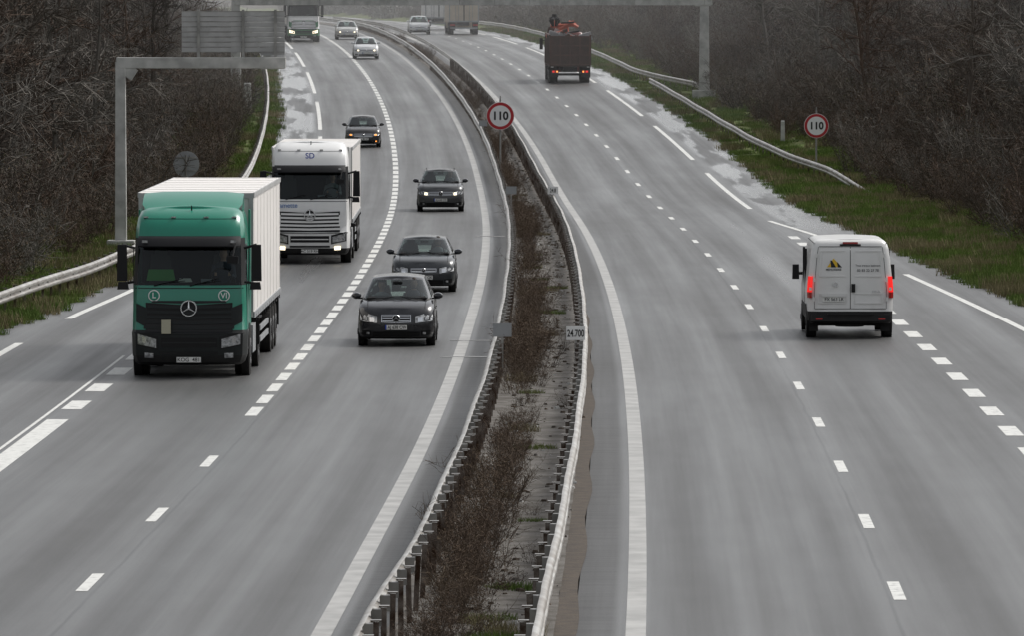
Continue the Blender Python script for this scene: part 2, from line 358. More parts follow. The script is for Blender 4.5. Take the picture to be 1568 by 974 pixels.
# ------------------------------------------------------------------ heavy truck
def truck(name,X,D,cab,low,top_m,trailer_m,o_):
    e=put(name,X,D); g=o_.get; mb=MB()
    H=g('H',3.62); k=(H-3.0)/.62
    lv=[(.27,1.10,.16,2.3),(.33,1.17,.06,2.3),(.48,1.225,.0,2.3),(.95,1.24,.0,2.3),(1.02,1.225,.05,2.3),(1.58,1.215,.08,2.3),(1.94,1.205,.11,2.3),
        (1.99,1.20,.125,2.3),(2.45,1.19,.20,2.3),(2.86,1.18,.29,2.3),(3.0,1.175,.33,2.3),(3.0+.2*k,1.165,.40,2.3),(3.0+.42*k,1.13,.56,2.3),(3.0+.56*k,1.07,.80,2.3),(3.0+.62*k,.98,1.05,2.28)]
    def mf(a,s):
        if a<=1: return m_black
        if a<=3: return low
        if a<=6: return cab
        if a in (7,8):
            if s<=5: return m_screen
            if s==6: return m_black
            if s in (7,8): return m_screen
            return cab
        if a==9: return m_black if s<=6 else cab
        return cab
    Rf=.34;n=3.0
    ring_body(mb,lv,mf,Rf,.06,n,(.12,.46,.5,.8),cap=top_m,crown=.05,bottom=m_black)
    P=[(l[0],l[2],l[1]) for l in lv]
    def fy(x,z):
        z=min(max(z,P[0][0]),P[-1][0]); i=0
        while i<len(P)-2 and P[i+1][0]<z: i+=1
        t=(z-P[i][0])/(P[i+1][0]-P[i][0]); fo=P[i][1]+t*(P[i+1][1]-P[i][1]); w=P[i][2]+t*(P[i+1][2]-P[i][2])
        q=min(.995,abs(x)/w); return fo+Rf*(1-(1-q**n)**(1/n))
    def patch(x0,x1,b0,b1,t0,t1,m,off=.012,kk=9,both=True):
        for sd in ((1,-1) if both else (1,)):
            rows=[]
            for j in range(4):
                v=j/3;row=[]
                for i in range(kk+1):
                    u=i/kk;x=x0+(x1-x0)*u;zb=b0+(b1-b0)*u;zt=t0+(t1-t0)*u;z=zb+(zt-zb)*v
                    row.append((sd*x,fy(x,z)-off,z))
                rows.append(row)
            mb.grid(rows,m)
    mb.box((0,.55,1.98),(2.2,.5,.10),m_int,.96,.6); mb.box((0,2.15,2.4),(2.25,.05,1.3),m_int); mb.box((0,1.3,1.93),(2.3,1.7,.04),m_int); mb.box((0,1.3,2.98),(2.2,1.6,.04),m_int)
    for sd in (1,-1):
        mb.box((sd*.68,1.45,2.28),(.52,.16,.65),m_seat,.8,.8); mb.box((sd*.68,1.43,2.68),(.28,.1,.18),m_seat,.8,.8)
    ring(mb,(.66,.78,2.16),.22,.018,m_int,tilt=-.7)
    if g('circles'):
        mb.box((-.62,.46,2.20),(.62,.10,.24),m_hiv,.85,.8); mb.box((-.1,.45,2.09),(.3,.1,.08),m_plate,.8,.8)
    mb.box((.35,.48,2.08),(.22,.12,.07),m_cloth2)
    gm=g('grille',m_black)
    patch(0,.93,.98,.98,1.56,1.62,m_blackg,.014)
    patch(0,.80,1.60,1.62,1.66,1.66,gm,.02)
    for i in range(5):
        z=1.03+i*.115
        patch(0,.97-.02*i,z,z+.02,z+.062,z+.082,g('slat',gm),.05+.006*i)
    patch(.90,1.14,1.08,1.20,1.50,1.60,low if g('side_dark',True) else cab,.016)
    ez=1.50; ey=fy(0,ez)-.10
    ring(mb,(0,ey,ez),.165,.02,m_chrome)
    for a in (90,210,330):
        a=math.radians(a); mb.tube((0,ey,ez),(math.cos(a)*.16,ey,ez+math.sin(a)*.16),.026,.008,m_chrome,4)
    mb.cyl((0,ey+.05,ez),'y',.15,.04,m_blackg,20)
    patch(.66,1.13,.60,.70,.88,.99,m_black,.012)
    patch(.70,1.10,.64,.72,.83,.94,g('lamp',m_lamp),.026)
    patch(.74,.86,.67,.69,.80,.84,g('core',m_lamp),.034,4); patch(.92,1.0,.74,.76,.86,.89,m_chrome,.034,4)
    patch(.76,.95,.42,.43,.53,.54,g('fog',m_lamp),.02,4)
    patch(0,.60,.66,.66,.86,.86,m_blackg,.012); patch(0,.62,.50,.50,.56,.56,m_blackg,.01)
    patch(0,1.18,.93,.95,.95,.97,m_blackg,.02)
    patch(0,.58,.74,.74,.77,.77,low,.03)
    mb.box((0,-.035,.39),(.54,.02,.13),m_black); mb.box((0,-.048,.39),(.52,.01,.112),m_plate)
    patch(0,1.16,1.92,1.92,1.937,1.937,m_blackg,.008)
    for xx,dx in ((-.75,.62),(.02,.62)):
        mb.tube((xx,fy(xx,2.0)-.03,1.98),(xx+dx,fy(xx+dx,2.25)-.03,2.14),.014,.008,m_black)
        mb.tube((xx+.1,fy(xx,2.0)-.03,2.02),(xx+dx+.05,fy(xx+dx,2.25)-.03,2.09),.01,.01,m_black)
    rows=[]
    for z,off in ((2.80,.16),(2.83,.20),(2.98,.13),(3.04,.03)):
        rows.append([(x,fy(x,z)-off,z) for x in [-1.1+2.2*i/16 for i in range(17)]])
    mb.grid(rows,g('visor',m_blackg)); 
    for sd in (1,-1): mb.box((sd*.95,fy(.95,2.9)-.20,2.93),(.12,.03,.05),m_lamp)
    for xx in (-.95,-.35,.35,.95): mb.box((xx,fy(xx,3.0+.42*k)+.015,3.0+.44*k),(.10,.05,.03),m_lamp)
    patch(0,1.0,3.0+.40*k,3.0+.40*k,3.0+.41*k,3.0+.41*k,m_blackg,.003)
    mb.tube((.02,.9,H-.1),(.02,.85,H+.06),.02,.012,m_black,5)
    if g('circles'):
        for sd,t in ((-1,'L'),(1,'VI')):
            mb.cyl((sd*.75,fy(.75,1.77)-.015,1.77),'y',.125,.02,m_white,22); mb.cyl((sd*.75,fy(.75,1.77)-.028,1.77),'y',.102,.012,cab,22)
            txt(t,e,(sd*.75,fy(.75,1.77)-.04,1.77),.17,m_white,'badge_lettering')
        mb.box((-.48,-.09,1.10),(.2,.02,.3),mat('cream_placard',(.42,.40,.30),.6))
    for sd in (1,-1):
        x=sd*1.44
        mb.box((x,.26,2.47),(.22,.15,.78),m_black,.9,.8); mb.box((x,.345,2.47),(.18,.02,.68),m_glass)
        mb.box((x-sd*.02,.22,1.98),(.24,.2,.16),m_black,.8,.8)
        mb.tube((sd*1.17,.35,2.78),(x,.30,2.86),.03,.03,m_black,6); mb.tube((sd*1.18,.3,2.06),(x,.28,2.02),.03,.03,m_black,6)
    mb.tube((1.0,.15,2.9),(.95,-.12,2.62),.02,.02,m_black,5); mb.box((.95,-.14,2.55),(.24,.08,.15),m_black)
    for sd in (1,-1):
        mb.box((sd*1.215,.62,1.9),(.02,.012,1.7),m_blackg); mb.box((sd*1.21,1.62,1.9),(.02,.012,1.7),m_blackg)
        mb.box((sd*1.222,.95,.62),(.03,.5,.06),m_chrome); mb.box((sd*1.222,.95,.98),(.03,.45,.05),m_chrome)
        mb.cyl((sd*1.16,1.48,.52),'x',.60,.17,m_black,26); wheel(mb,sd*1.09,1.48,.51,.32,sd,.55)
        wheel(mb,sd*1.05,5.1,.51,.42,sd,.55)
        mb.box((sd*1.06,5.1,1.09),(.5,1.25,.04),m_black); mb.box((sd*1.06,4.45,.8),(.5,.04,.6),m_black)
        mb.box((sd*1.05,3.1,.72),(.42,1.3,.6),m_sign if sd>0 else m_black)
        mb.box((sd*1.19,2.52,2.3),(.04,.46,2.5),cab)
    if g('defl',True):
        rows=[]
        for y,z in ((1.15,H-.03),(1.5,H+.12),(1.95,H+.26),(2.35,H+.33)):
            rows.append([(x*(1.08 if y>1.3 else .95),y,z-.05*abs(x)**4) for x in (-1,-.93,-.6,0,.6,.93,1)])
        mb.grid(rows,top_m)
        for sd in (1,-1): mb.grid([[(sd*1.08,1.15,H-.15),(sd*1.08,2.35,H-.2)],[(sd*1.08,1.3,H+.0),(sd*1.08,2.35,H+.27)]],top_m)
    mb.box((0,4.2,.85),(.9,4.4,.35),m_black)
    mb.obj('tractor_unit',e,35)
    if D<300: occupant(e,.68,1.27,1.98,g('shirt',m_cloth),.98)
    t=MB(); y0=2.95; TL=g('TL',13.6); y1=y0+TL; tz=g('tz',3.9); b0=1.18
    t.box((0,(y0+y1)/2,(b0+tz)/2),(2.50,TL,tz-b0),trailer_m)
    fr=g('frame',m_signp)
    for sd in (1,-1):
        t.box((sd*1.258,(y0+y1)/2,tz-.05),(.03,TL+.02,.11),fr); t.box((sd*1.262,(y0+y1)/2,b0+.05),(.03,TL+.02,.14),m_sign)
        for i in range(9):
            yy=y0+.3+i*(TL-.6)/8; t.box((sd*1.252,yy,(b0+tz)/2),(.010,.03,tz-b0-.28),trailer_m)
        for i in range(12): t.box((sd*1.27,y0+.8+i*1.1,b0-.03),(.02,.05,.16),m_black)
        t.box((sd*1.2,y0+6.1,.75),(.04,4.2,.12),m_sign); t.box((sd*1.2,y0+6.1,.50),(.04,4.2,.12),m_sign)
        for i in range(3):
            yy=y0+8.6+i*1.31; wheel(t,sd*1.05,yy,.51,.4,sd,.55); t.box((sd*1.05,yy,1.07),(.42,1.1,.03),m_black)
        t.box((sd*1.0,y1-.1,.75),(.45,.05,.7),m_black)
        t.box((sd*.95,y0+2.2,.6),(.15,.2,1.1),m_black)
        t.box((sd*1.22,y1-.02,tz-.4),(.05,.03,.08),m_redoff)
    for i in range(3): t.box((0,y0+8.6+i*1.31,.51),(2.0,.12,.12),m_black)
    t.box((0,(y0+y1)/2,1.02),(1.0,TL-.4,.26),m_black)
    t.box((0,y0-.015,tz-.06),(2.5,.03,.12),fr)
    for sd in (1,-1): t.box((sd*1.2,y0-.015,(b0+tz)/2),(.1,.03,tz-b0-.24),fr)
    for i in range(7): t.box((0,y0+.9+i*1.95,tz+.004),(2.44,.04,.01),trailer_m)
    t.obj('semi_trailer',e,0,bevel=.012)
    txt(g('plate','KOG  481'),e,(0,-.055,.387),.115,m_ink,'plate_lettering')
    if g('toptext'):
        txt(g('toptext'),e,(0,fy(0,3.0+.25*k)-.03,3.0+.28*k),.24,m_blue); txt('Ramette',e,(-.72,fy(.7,1.78)-.03,1.80),.20,mat('lettering_pale_blue',(.15,.25,.5),.5))
    return e

# ------------------------------------------------------------------ panel van (rear towards camera)
def van(name,X,D):
    e=put(name,X,D); mb=MB()
    pt=mat('van_white_paint',(.76,.76,.745),.3,coat=.3,noise=(1.2,.93),dirt=(1.1,(.25,.23,.2),.36))
    lv=[(.36,.95,.06,5.2),(.42,1.0,.0,5.3),(.66,1.015,0,5.35),(.75,1.02,.035,5.35),(1.15,1.025,.04,5.1),(1.45,1.0,.05,4.7),(1.9,.955,.075,4.25),(2.15,.92,.10,4.05),(2.27,.885,.13,3.98),(2.34,.83,.18,3.9),(2.37,.74,.26,3.8)]
    def mf(a,s):
        if a<=1: return m_black
        return pt
    ring_body(mb,lv,mf,.13,.5,3.0,(.05,.3,.55,.8,.92),cap=pt,crown=.02,bottom=m_black)
    P=[(l[0],l[2],l[1]) for l in lv]
    def fy(z):
        i=0
        while i<len(P)-2 and P[i+1][0]<z: i+=1
        t=(z-P[i][0])/(P[i+1][0]-P[i][0]); return P[i][1]+t*(P[i+1][1]-P[i][1])
    def hwz(z):
        i=0
        while i<len(P)-2 and P[i+1][0]<z: i+=1
        t=(z-P[i][0])/(P[i+1][0]-P[i][0]); return P[i][2]+t*(P[i+1][2]-P[i][2])
    def vline(x0f,z0,z1,m=m_blackg,w=.012):
        k=10
        for i in range(k):
            a=z0+(z1-z0)*i/k;b=z0+(z1-z0)*(i+1)/k
            f=lambda z:x0f*(hwz(z)/1.02)
            mb.face([(f(a)-w/2,fy(a)-.004,a),(f(a)+w/2,fy(a)-.004,a),(f(b)+w/2,fy(b)-.004,b),(f(b)-w/2,fy(b)-.004,b)],m)
    vline(0,.72,2.22,w=.016); vline(.86,.72,2.2); vline(-.86,.72,2.2)
    for z in (.72,2.21): mb.box((0,fy(z)-.003,z),(1.70*hwz(z)/1.02,.008,.014),m_blackg)
    for sd in (1,-1):
        for z0,z1 in ((1.5,2.1),(.85,1.08)):
            for x in (.10,.76):
                vline(sd*x,z0,z1,pt,.03)
            for z in (z0,z1): mb.box((sd*.43,fy(z)-.006,z),(.66*hwz(z)/1.02,.014,.022),pt)
        for z in (.95,1.42,2.0): mb.box((sd*.88*hwz(z)/1.02,fy(z)-.015,z),(.05,.03,.10),pt)
        rows=[]
        for z in (.98,1.12,1.3,1.5):
            h=hwz(z); rows.append([(sd*h*.90,fy(z)-.012,z),(sd*h*.955,fy(z)+.0,z),(sd*(h*.995),fy(z)+.05,z),(sd*(h+.012),fy(z)+.14,z)])
        mb.grid(rows[1:],m_red); mb.grid(rows[:2],m_redoff)
        mb.box((sd*.955,fy(1.2)-.016,1.2),(.06,.01,.07),m_plate)
        mb.cyl((sd*.93,1.0,.40),'x',.42,.2,m_black,26); wheel(mb,sd*.90,1.0,.34,.23,sd); wheel(mb,sd*.90,4.45,.34,.23,sd)
        mb.box((sd*.86,.62,.28),(.22,.02,.26),m_black)
        mb.box((sd*1.02,2.6,.72),(.025,2.6,.12),m_black)
        mb.box((sd*1.17,4.15,1.46),(.17,.14,.36),m_black,.9,.8); mb.tube((sd*.98,4.2,1.42),(sd*1.15,4.15,1.42),.04,.04,m_black,6)
        mb.tube((sd*.87,.2,2.29),(sd*.87,3.9,2.29),.012,.012,m_black,5)
        mb.box((sd*1.0,2.0,1.45),(.06,.012,1.3),m_blackg); mb.box((sd*1.0,3.2,1.45),(.06,.012,1.3),m_blackg)
    mb.box((0,-.03,.50),(1.9,.10,.17),m_black,.98,.8); mb.box((0,-.06,.59),(1.1,.12,.03),m_black)
    for sd in (1,-1): mb.box((sd*.75,-.085,.48),(.16,.02,.05),m_redoff)
    mb.box((.07,fy(1.2)-.03,1.22),(.09,.05,.2),m_black); mb.box((-.4,fy(.95)-.02,.95),(.54,.02,.12),m_plate)
    mb.box((-.4,fy(1.05)-.03,1.04),(.58,.05,.05),pt)
    mb.box((0,.13,2.30),(.36,.05,.045),m_redoff); mb.box((0,.115,2.25),(.5,.03,.04),m_black)
    mb.box((0,1.0,.32),(1.7,.1,.1),m_black); mb.box((0,2.4,.36),(1.5,3.2,.18),m_black); mb.cyl((0,.5,.36),'z',.34,.18,m_rubber,20)
    yl=mat('logo_yellow',(.75,.48,.03),.5)
    y=fy(1.8)-.012
    mb.face([(-.56,y,1.72),(-.22,y,1.72),(-.40,y,1.93)],yl); mb.face([(-.46,y-.003,1.715),(-.34,y-.003,1.715),(-.44,y-.003,1.88),(-.48,y-.003,1.88)],m_ink); mb.face([(-.30,y-.003,1.715),(-.20,y-.003,1.715),(-.32,y-.003,1.85)],m_ink)
    mb.cyl((-.36,fy(1.3)-.02,1.3),'y',.06,.02,m_chrome,12)
    mb.obj('van_body',e,35)
    ink2=mat('grey_lettering',(.09,.09,.10),.6)
    txt('MENUISERIE',e,(-.40,y-.003,1.66),.07,ink2); txt('Tous travaux batiment',e,(.42,fy(1.75)-.014,1.76),.065,ink2); txt('03 83 22 27 78',e,(.42,fy(1.66)-.014,1.64),.085,ink2)
    txt('BOIS  PVC  ALU',e,(-.40,y+.03,1.55),.05,ink2); txt('FX 563 LR',e,(-.39,fy(.95)-.032,.947),.105,m_ink,'plate_lettering')
    txt('DIESEL',e,(.62,fy(1.1)-.012,1.13),.07,m_chrome)
    return e

# ------------------------------------------------------------------ flatbed crane lorry (rear towards camera)
def lorry(name,X,D):
    e=put(name,X,D); b=MB()
    rd=mat('rusty_red_body',(.13,.052,.034),.6,noise=(1.6,(.06,.032,.024)),dirt=(2.2,(.08,.065,.055),.4))
    rdk=mat('dark_tailboard',(.075,.037,.027),.6,noise=(2.5,(.04,.025,.019)))
    cr=mat('crane_red',(.58,.13,.07),.4,noise=(3,.7))
    b.box((0,4,.85),(.85,7.8,.3),m_black)
    b.box((0,.1,.55),(2.3,.12,.14),m_black)
    for sd in (1,-1):
        for yy in (1.5,2.85):
            wheel(b,sd*.98,yy,.52,.52,sd,.5)
        wheel(b,sd*1.05,6.9,.52,.32,sd,.5)
        b.box((sd*.98,.75,.72),(.58,.03,.72),m_black)
        b.box((sd*.92,.02,.72),(.42,.05,.15),m_redoff); b.box((sd*1.02,-.01,.72),(.12,.03,.11),m_red); b.box((sd*.8,-.01,.72),(.08,.03,.1),m_amber)
        b.box((sd*1.15,4.7,.7),(.3,1.6,.5),m_black)
    b.box((0,2.9,1.1),(2.5,5.9,.14),rdk)
    b.box((0,0,2.0),(2.46,.07,1.75),rdk)
    for x in (-1.2,-.6,0,.6,1.2): b.box((x,-.05,2.0),(.09,.06,1.78),rd)
    for z in (1.15,1.72,2.30,2.86): b.box((0,-.055,z),(2.5,.05,.07),rd)
    for sd in (1,-1):
        b.box((sd*1.24,2.95,2.0),(.06,5.9,1.75),rd)
        for i in range(9): b.box((sd*1.275,.35+i*.68,2.0),(.05,.08,1.78),rdk)
        b.box((sd*1.25,2.95,2.92),(.09,5.95,.09),rd)
        b.box((sd*1.1,.05,1.05),(.16,.08,.16),m_plate)
    rr=random.Random(4)
    for i in range(26):
        b.box((rr.uniform(-1,1),rr.uniform(.4,5),rr.uniform(2.5,3.05)),(rr.uniform(.2,.9),rr.uniform(.2,.9),rr.uniform(.1,.5)),rr.choice([rd,rdk,m_black,m_sign,cr]),rot=Matrix.Rotation(rr.uniform(-.5,.5),3,'Y'))
    b.box((0,5.95,2.0),(1.0,.5,1.6),cr); b.cyl((0,5.95,3.0),'z',.2,1.1,cr,16)
    for p,q,w in (((-.95,5.8,3.35),(.65,5.8,3.45),.15),((-.5,5.6,3.1),(.5,5.6,3.65),.12),((.15,5.5,3.62),(.75,5.5,3.3),.13),((-.7,5.7,3.0),(-.75,5.7,3.7),.12)):
        b.tube(p,q,w,w*.8,cr,6)
    b.tube((-.3,5.4,3.55),(.5,5.4,3.6),.06,.06,m_black,6)
    for k in range(6):
        a=k*math.pi/3; b.tube((-.72,5.3,3.95),(-.72+.28*math.cos(a),5.3+.28*math.sin(a),3.75),.09,.11,m_black,5); b.tube((-.72+.28*math.cos(a),5.3+.28*math.sin(a),3.75),(-.72+.12*math.cos(a),5.3+.12*math.sin(a),3.35),.11,.04,m_black,5)
    b.cyl((-.72,5.3,4.0),'z',.16,.2,m_black,12)
    b.obj('flatbed_body',e,30)
    c=MB(); dk=mat('lorry_cab_paint',(.12,.03,.025),.35)
    ring_body(c,[(.5,1.15,6.3,8.3),(1.1,1.22,6.3,8.4),(1.9,1.22,6.3,8.35),(2.7,1.15,6.32,8.1),(2.95,1.0,6.5,7.9)],lambda a,s:m_glass if (a==2 and s in(1,2,3,9)) else dk,.12,.3,3,(.3,.5,.7),cap=dk,bottom=m_black)
    for sd in (1,-1): c.box((sd*1.42,8.1,2.2),(.2,.12,.7),m_black); c.tube((sd*1.15,8.1,2.4),(sd*1.42,8.1,2.4),.03,.03,m_black)
    c.obj('lorry_cab',e,35)
    return e
def box_truck(name,X,D,colr,TL=8,H=3.9,rear=True,metal=False):
    e=put(name,X,D); b=MB(); m=mat(name+'_panel',colr,.5,noise=(1.5,.85),dirt=(2.5,(.2,.17,.14),.4))
    b.box((0,TL/2,(1.05+H)/2),(2.5,TL,H-1.05),m)
    for x in (-1.2,0,1.2): b.box((x,-.02,(1.05+H)/2),(.09,.05,H-1.05),m_sign if x else m_black)
    for x in (-.7,-.45,.45,.7): b.tube((x,-.06,1.1),(x,-.06,H-.05),.02,.02,m_sign,6)
    for z in (1.1,H-.05): b.box((0,-.02,z),(2.52,.055,.12),m_sign)
    for sd in (1,-1):
        for yy in (1.6,2.9): wheel(b,sd*1.02,yy,.5,.4,sd,.5)
        wheel(b,sd*1.05,TL+.9,.5,.3,sd,.5)
        b.box((sd*.95,.6,.7),(.5,.04,.7),m_black); b.box((sd*.95,-.0,.8),(.4,.05,.14),m_redoff)
    b.box((0,.05,.55),(2.3,.1,.12),m_sign); b.box((0,TL/2,.9),(.9,TL,.28),m_black)
    ring_body(b,[(.5,1.15,TL+.3,TL+2.3),(1.2,1.22,TL+.3,TL+2.4),(2.0,1.22,TL+.3,TL+2.3),(2.9,1.15,TL+.3,TL+2.0),(3.1,1.0,TL+.5,TL+1.8)],lambda a,s:m,.12,.3,3,(.3,.5,.7),cap=m,bottom=m_black)
    b.obj('box_body',e,30); return e

# ================================================================== ROAD SURFACES
def strip(name,oL,oR,D0,D1,dz,m,nx=1,step=4,uvf=None,parent=None,zf=None):
    vs=[];fs=[];uv=[]
    D=D0;Ds=[]
    while D<D1: Ds.append(D); D+=step if D<900 else step*8
    Ds.append(D1)
    for D in Ds:
        a=oL(D);b=oR(D)
        for i in range(nx+1):
            o=a+(b-a)*i/nx
            vs.append((C(D)+o,D,Z(D)+dz+(zf(o,D) if zf else 0))); uv.append((uvf(o,D) if uvf else o,D))
    n=nx+1
    for r in range(len(Ds)-1):
        for i in range(nx): fs.append((r*n+i,r*n+i+1,(r+1)*n+i+1,(r+1)*n+i))
    me=bpy.data.meshes.new(name); me.from_pydata(vs,[],fs); me.materials.append(m)
    ul=me.uv_layers.new(name='road')
    for l in me.loops: ul.data[l.index].uv=uv[l.vertex_index]
    me.polygons.foreach_set('use_smooth',[True]*len(me.polygons))
    o=bpy.data.objects.new(name,me); COL.objects.link(o)
    if parent: o.parent=parent
    return o

def asphalt():
    m=bpy.data.materials.new('damp_asphalt'); m.use_nodes=True; nt=m.node_tree; b=nt.nodes['Principled BSDF']; L=nt.links.new
    uv=nd(nt,'ShaderNodeUVMap',uv_map='road'); sp=nd(nt,'ShaderNodeSeparateXYZ'); L(uv.outputs[0],sp.inputs[0])
    def mth(op,a,c,cl=False):
        x=nd(nt,'ShaderNodeMath',operation=op); x.use_clamp=cl
        for i,v in enumerate((a,c)):
            if v is None: continue
            if isinstance(v,(int,float)): x.inputs[i].default_value=v
            else: L(v,x.inputs[i])
        return x.outputs[0]
    def noise(sx,sy,sc,det=5,rg=.55):
        mp=nd(nt,'ShaderNodeMapping'); mp.inputs['Scale'].default_value=(sx,sy,1); L(uv.outputs[0],mp.inputs[0])
        n=nd(nt,'ShaderNodeTexNoise'); n.inputs['Scale'].default_value=sc; n.inputs['Detail'].default_value=det; n.inputs['Roughness'].default_value=rg; L(mp.outputs[0],n.inputs['Vector']); return n.outputs[0]
    def mr(v,a,c,d,e):
        x=nd(nt,'ShaderNodeMapRange'); x.interpolation_type='SMOOTHSTEP'
        for i,k in enumerate((a,c,d,e)): x.inputs[i+1].default_value=k
        L(v,x.inputs[0]); return x.outputs[0]
    u=sp.outputs[0]; v=sp.outputs[1]
    track=mth('COSINE',mth('MULTIPLY',u,2*math.pi/1.8),None)
    streak=noise(1.6,.015,1.0,4); fine=noise(1,1,26,6,.7); big=noise(.28,.03,1,4); mid=noise(1,.25,1.3,6,.65)
    base=mth('ADD',mth('MULTIPLY',track,.008),mth('ADD',mth('MULTIPLY',mth('SUBTRACT',streak,.5),.05),.078))
    base=mth('ADD',base,mth('MULTIPLY',mth('SUBTRACT',fine,.5),.10))
    base=mth('ADD',base,mth('MULTIPLY',mth('SUBTRACT',mid,.5),.04))
    inner=mr(u,-.32,-.18,1,0)
    trans=mr(noise(.3,3.2,1,3),.42,.6,.6,1.1)
    base=mth('MULTIPLY',base,mth('SUBTRACT',1,mth('MULTIPLY',mth('MULTIPLY',inner,trans),.45)))
    seam=mth('ABSOLUTE',mth('SUBTRACT',u,mth('ADD',3.42,mth('MULTIPLY',mth('SUBTRACT',noise(0,.3,1,3),.5),.1))),None)
    seam=mr(seam,.012,.035,.6,1); base=mth('MULTIPLY',base,seam)
    shoulder=mr(u,7.3,7.7,0,1); far=mr(v,232,262,0,1)
    edgew=mr(noise(.7,.045,1.1,4,.55),.43,.53,0,1)
    wet=mth('MULTIPLY',mth('MULTIPLY',shoulder,far),edgew)
    base=mth('MULTIPLY',base,mth('SUBTRACT',1,mth('MULTIPLY',wet,.3)))
    cc=nd(nt,'ShaderNodeCombineColor'); L(base,cc.inputs[0]); L(mth('MULTIPLY',base,.998),cc.inputs[1]); L(mth('MULTIPLY',base,.99),cc.inputs[2]); L(cc.outputs[0],b.inputs['Base Color'])
    ro=mth('ADD',.43,mth('MULTIPLY',track,-.03)); ro=mth('ADD',ro,mth('MULTIPLY',mth('SUBTRACT',streak,.5),-.45)); ro=mth('ADD',ro,mth('MULTIPLY',mth('SUBTRACT',big,.5),.45)); ro=mth('ADD',ro,mth('MULTIPLY',inner,.12))
    ro=mth('MULTIPLY',ro,mth('SUBTRACT',1,mth('MULTIPLY',wet,.50))); L(ro,b.inputs['Roughness'])
    L(mth('ADD',.5,mth('MULTIPLY',wet,.5)),b.inputs['Coat Weight']) if False else None
    wc=mth('MULTIPLY',wet,1.0); L(wc,b.inputs['Coat Weight']); b.inputs['Coat Roughness'].default_value=.22
    bp=nd(nt,'ShaderNodeBump'); bp.inputs['Distance'].default_value=.006
    L(mth('SUBTRACT',.6,mth('MULTIPLY',wet,.25)),bp.inputs['Strength']); L(noise(1,1,60,3,.6),bp.inputs['Height']); L(bp.outputs[0],b.inputs['Normal'])
    return m
m_asph=asphalt()
def paint():
    m=mat('road_paint',(.62,.62,.60),.5)
    nt=m.node_tree; b=nt.nodes['Principled BSDF']; tc=nd(nt,'ShaderNodeTexCoord')
    n=nd(nt,'ShaderNodeTexNoise'); n.inputs['Scale'].default_value=5; n.inputs['Detail'].default_value=9; n.inputs['Roughness'].default_value=.7; nt.links.new(tc.outputs['Object'],n.inputs['Vector'])
    cr=nd(nt,'ShaderNodeValToRGB'); cr.color_ramp.elements[0].position=.30; cr.color_ramp.elements[0].color=(.25,.25,.24,1); cr.color_ramp.elements[1].position=.5; cr.color_ramp.elements[1].color=(.66,.66,.63,1)
    nt.links.new(n.outputs[0],cr.inputs[0]); nt.links.new(cr.outputs[0],b.inputs['Base Color']); return m
m_paint=paint()
m_paintedge=mat('worn_edge_paint',(.42,.415,.40),.5,noise=(1.5,.68))

strip('motorway_carriageway',lambda D:-.78,lambda D:edgeR(D),-150,3000,0,m_asph,10,4,lambda o,D:o)
strip('motorway_carriageway',lambda D:edgeL(D),lambda D:-M(D)+.85,-150,3000,0,m_asph,10,4,lambda o,D:-(o+M(D)))

marks=empty('road_markings')
def line(o0,w,D0,D1,m=m_paint,nm='marking'):
    f=o0 if callable(o0) else (lambda D:o0)
    strip(nm,lambda D:f(D)-w/2,lambda D:f(D)+w/2,D0,D1,.005,m,1,3 if D1-D0>6 else 1.5,parent=marks)
def dashes(o0,w,D0,D1,ln,per,nm):
    f=o0 if callable(o0) else (lambda D:o0)
    vs=[];fs=[];D=D0
    while D<D1:
        for d in (D,D+ln):
            vs.append((C(d)+f(d)-w/2,d,Z(d)+.005)); vs.append((C(d)+f(d)+w/2,d,Z(d)+.005))
        i=len(vs)-4; fs.append((i,i+1,i+3,i+2)); D+=per
    me=bpy.data.meshes.new(nm); me.from_pydata(vs,[],fs); me.materials.append(m_paint)
    o=bpy.data.objects.new(nm,me); COL.objects.link(o); o.parent=marks
line(0.02,.26,-100,1400,m_paintedge,'edge_line')
dashes(3.56,.17,94.8-13*12,900,3,13,'lane_dashes')
shR=catmull([(0,10.9),(140,10.7),(174,9.95),(207,9.03),(244,8.0),(262,7.08),(266,7.05),(3000,7.05)])
dashes(7.08,.34,131-6.5*18,247,3,6.5,'merge_dashes')
for a,b in ((15,54),(67,106),(119,158),(171,210),(223,262)): line(shR,.2,a,b,nm='shoulder_line')
for k in range(0,15): line(shR,.2,277+52*k,316+52*k,nm='shoulder_line')
line(lambda D:-M(D),.26,-100,1400,m_paintedge,'edge_line')
laneL=lambda D:-M(D)-3.6
dashes(laneL,.17,96.2-13*12,130,3,13,'lane_dashes')
dashes(laneL,.24,137.4,900,3,4.333,'lane_dashes')
dashes(lambda D:-11.08,.4,139.6,262,3,6.5,'merge_dashes')
line(lambda D:-11.08,.42,118,136.2,nm='shoulder_line')
line(lambda D:-11.42,.07,100,161,nm='shoulder_line')
shL=catmull([(0,-14.6),(162,-14.3),(180,-14.0),(198,-13.4),(240,-12.4),(300,-10.5),(320,-10.35),(3000,-10.35)])
for a,b in ((50,100),(113,152),(155,167),(180,199),(212,251),(266,303),(316,355),(363,402),(415,454),(467,506),(519,558),(571,610),(623,662)): line(shL,.2,a,b,nm='shoulder_line')
for D,w0,w1,t in ((160.2,-2.99,-4.2,.4),(168,-2.99,-4.1,.35),(244,-2.85,-3.9,.8)):
    strip('shallow_puddle',lambda D_,w=w1:w,lambda D_,w=w0:w,D,D+t,.009,m_water,1,.2,parent=marks)

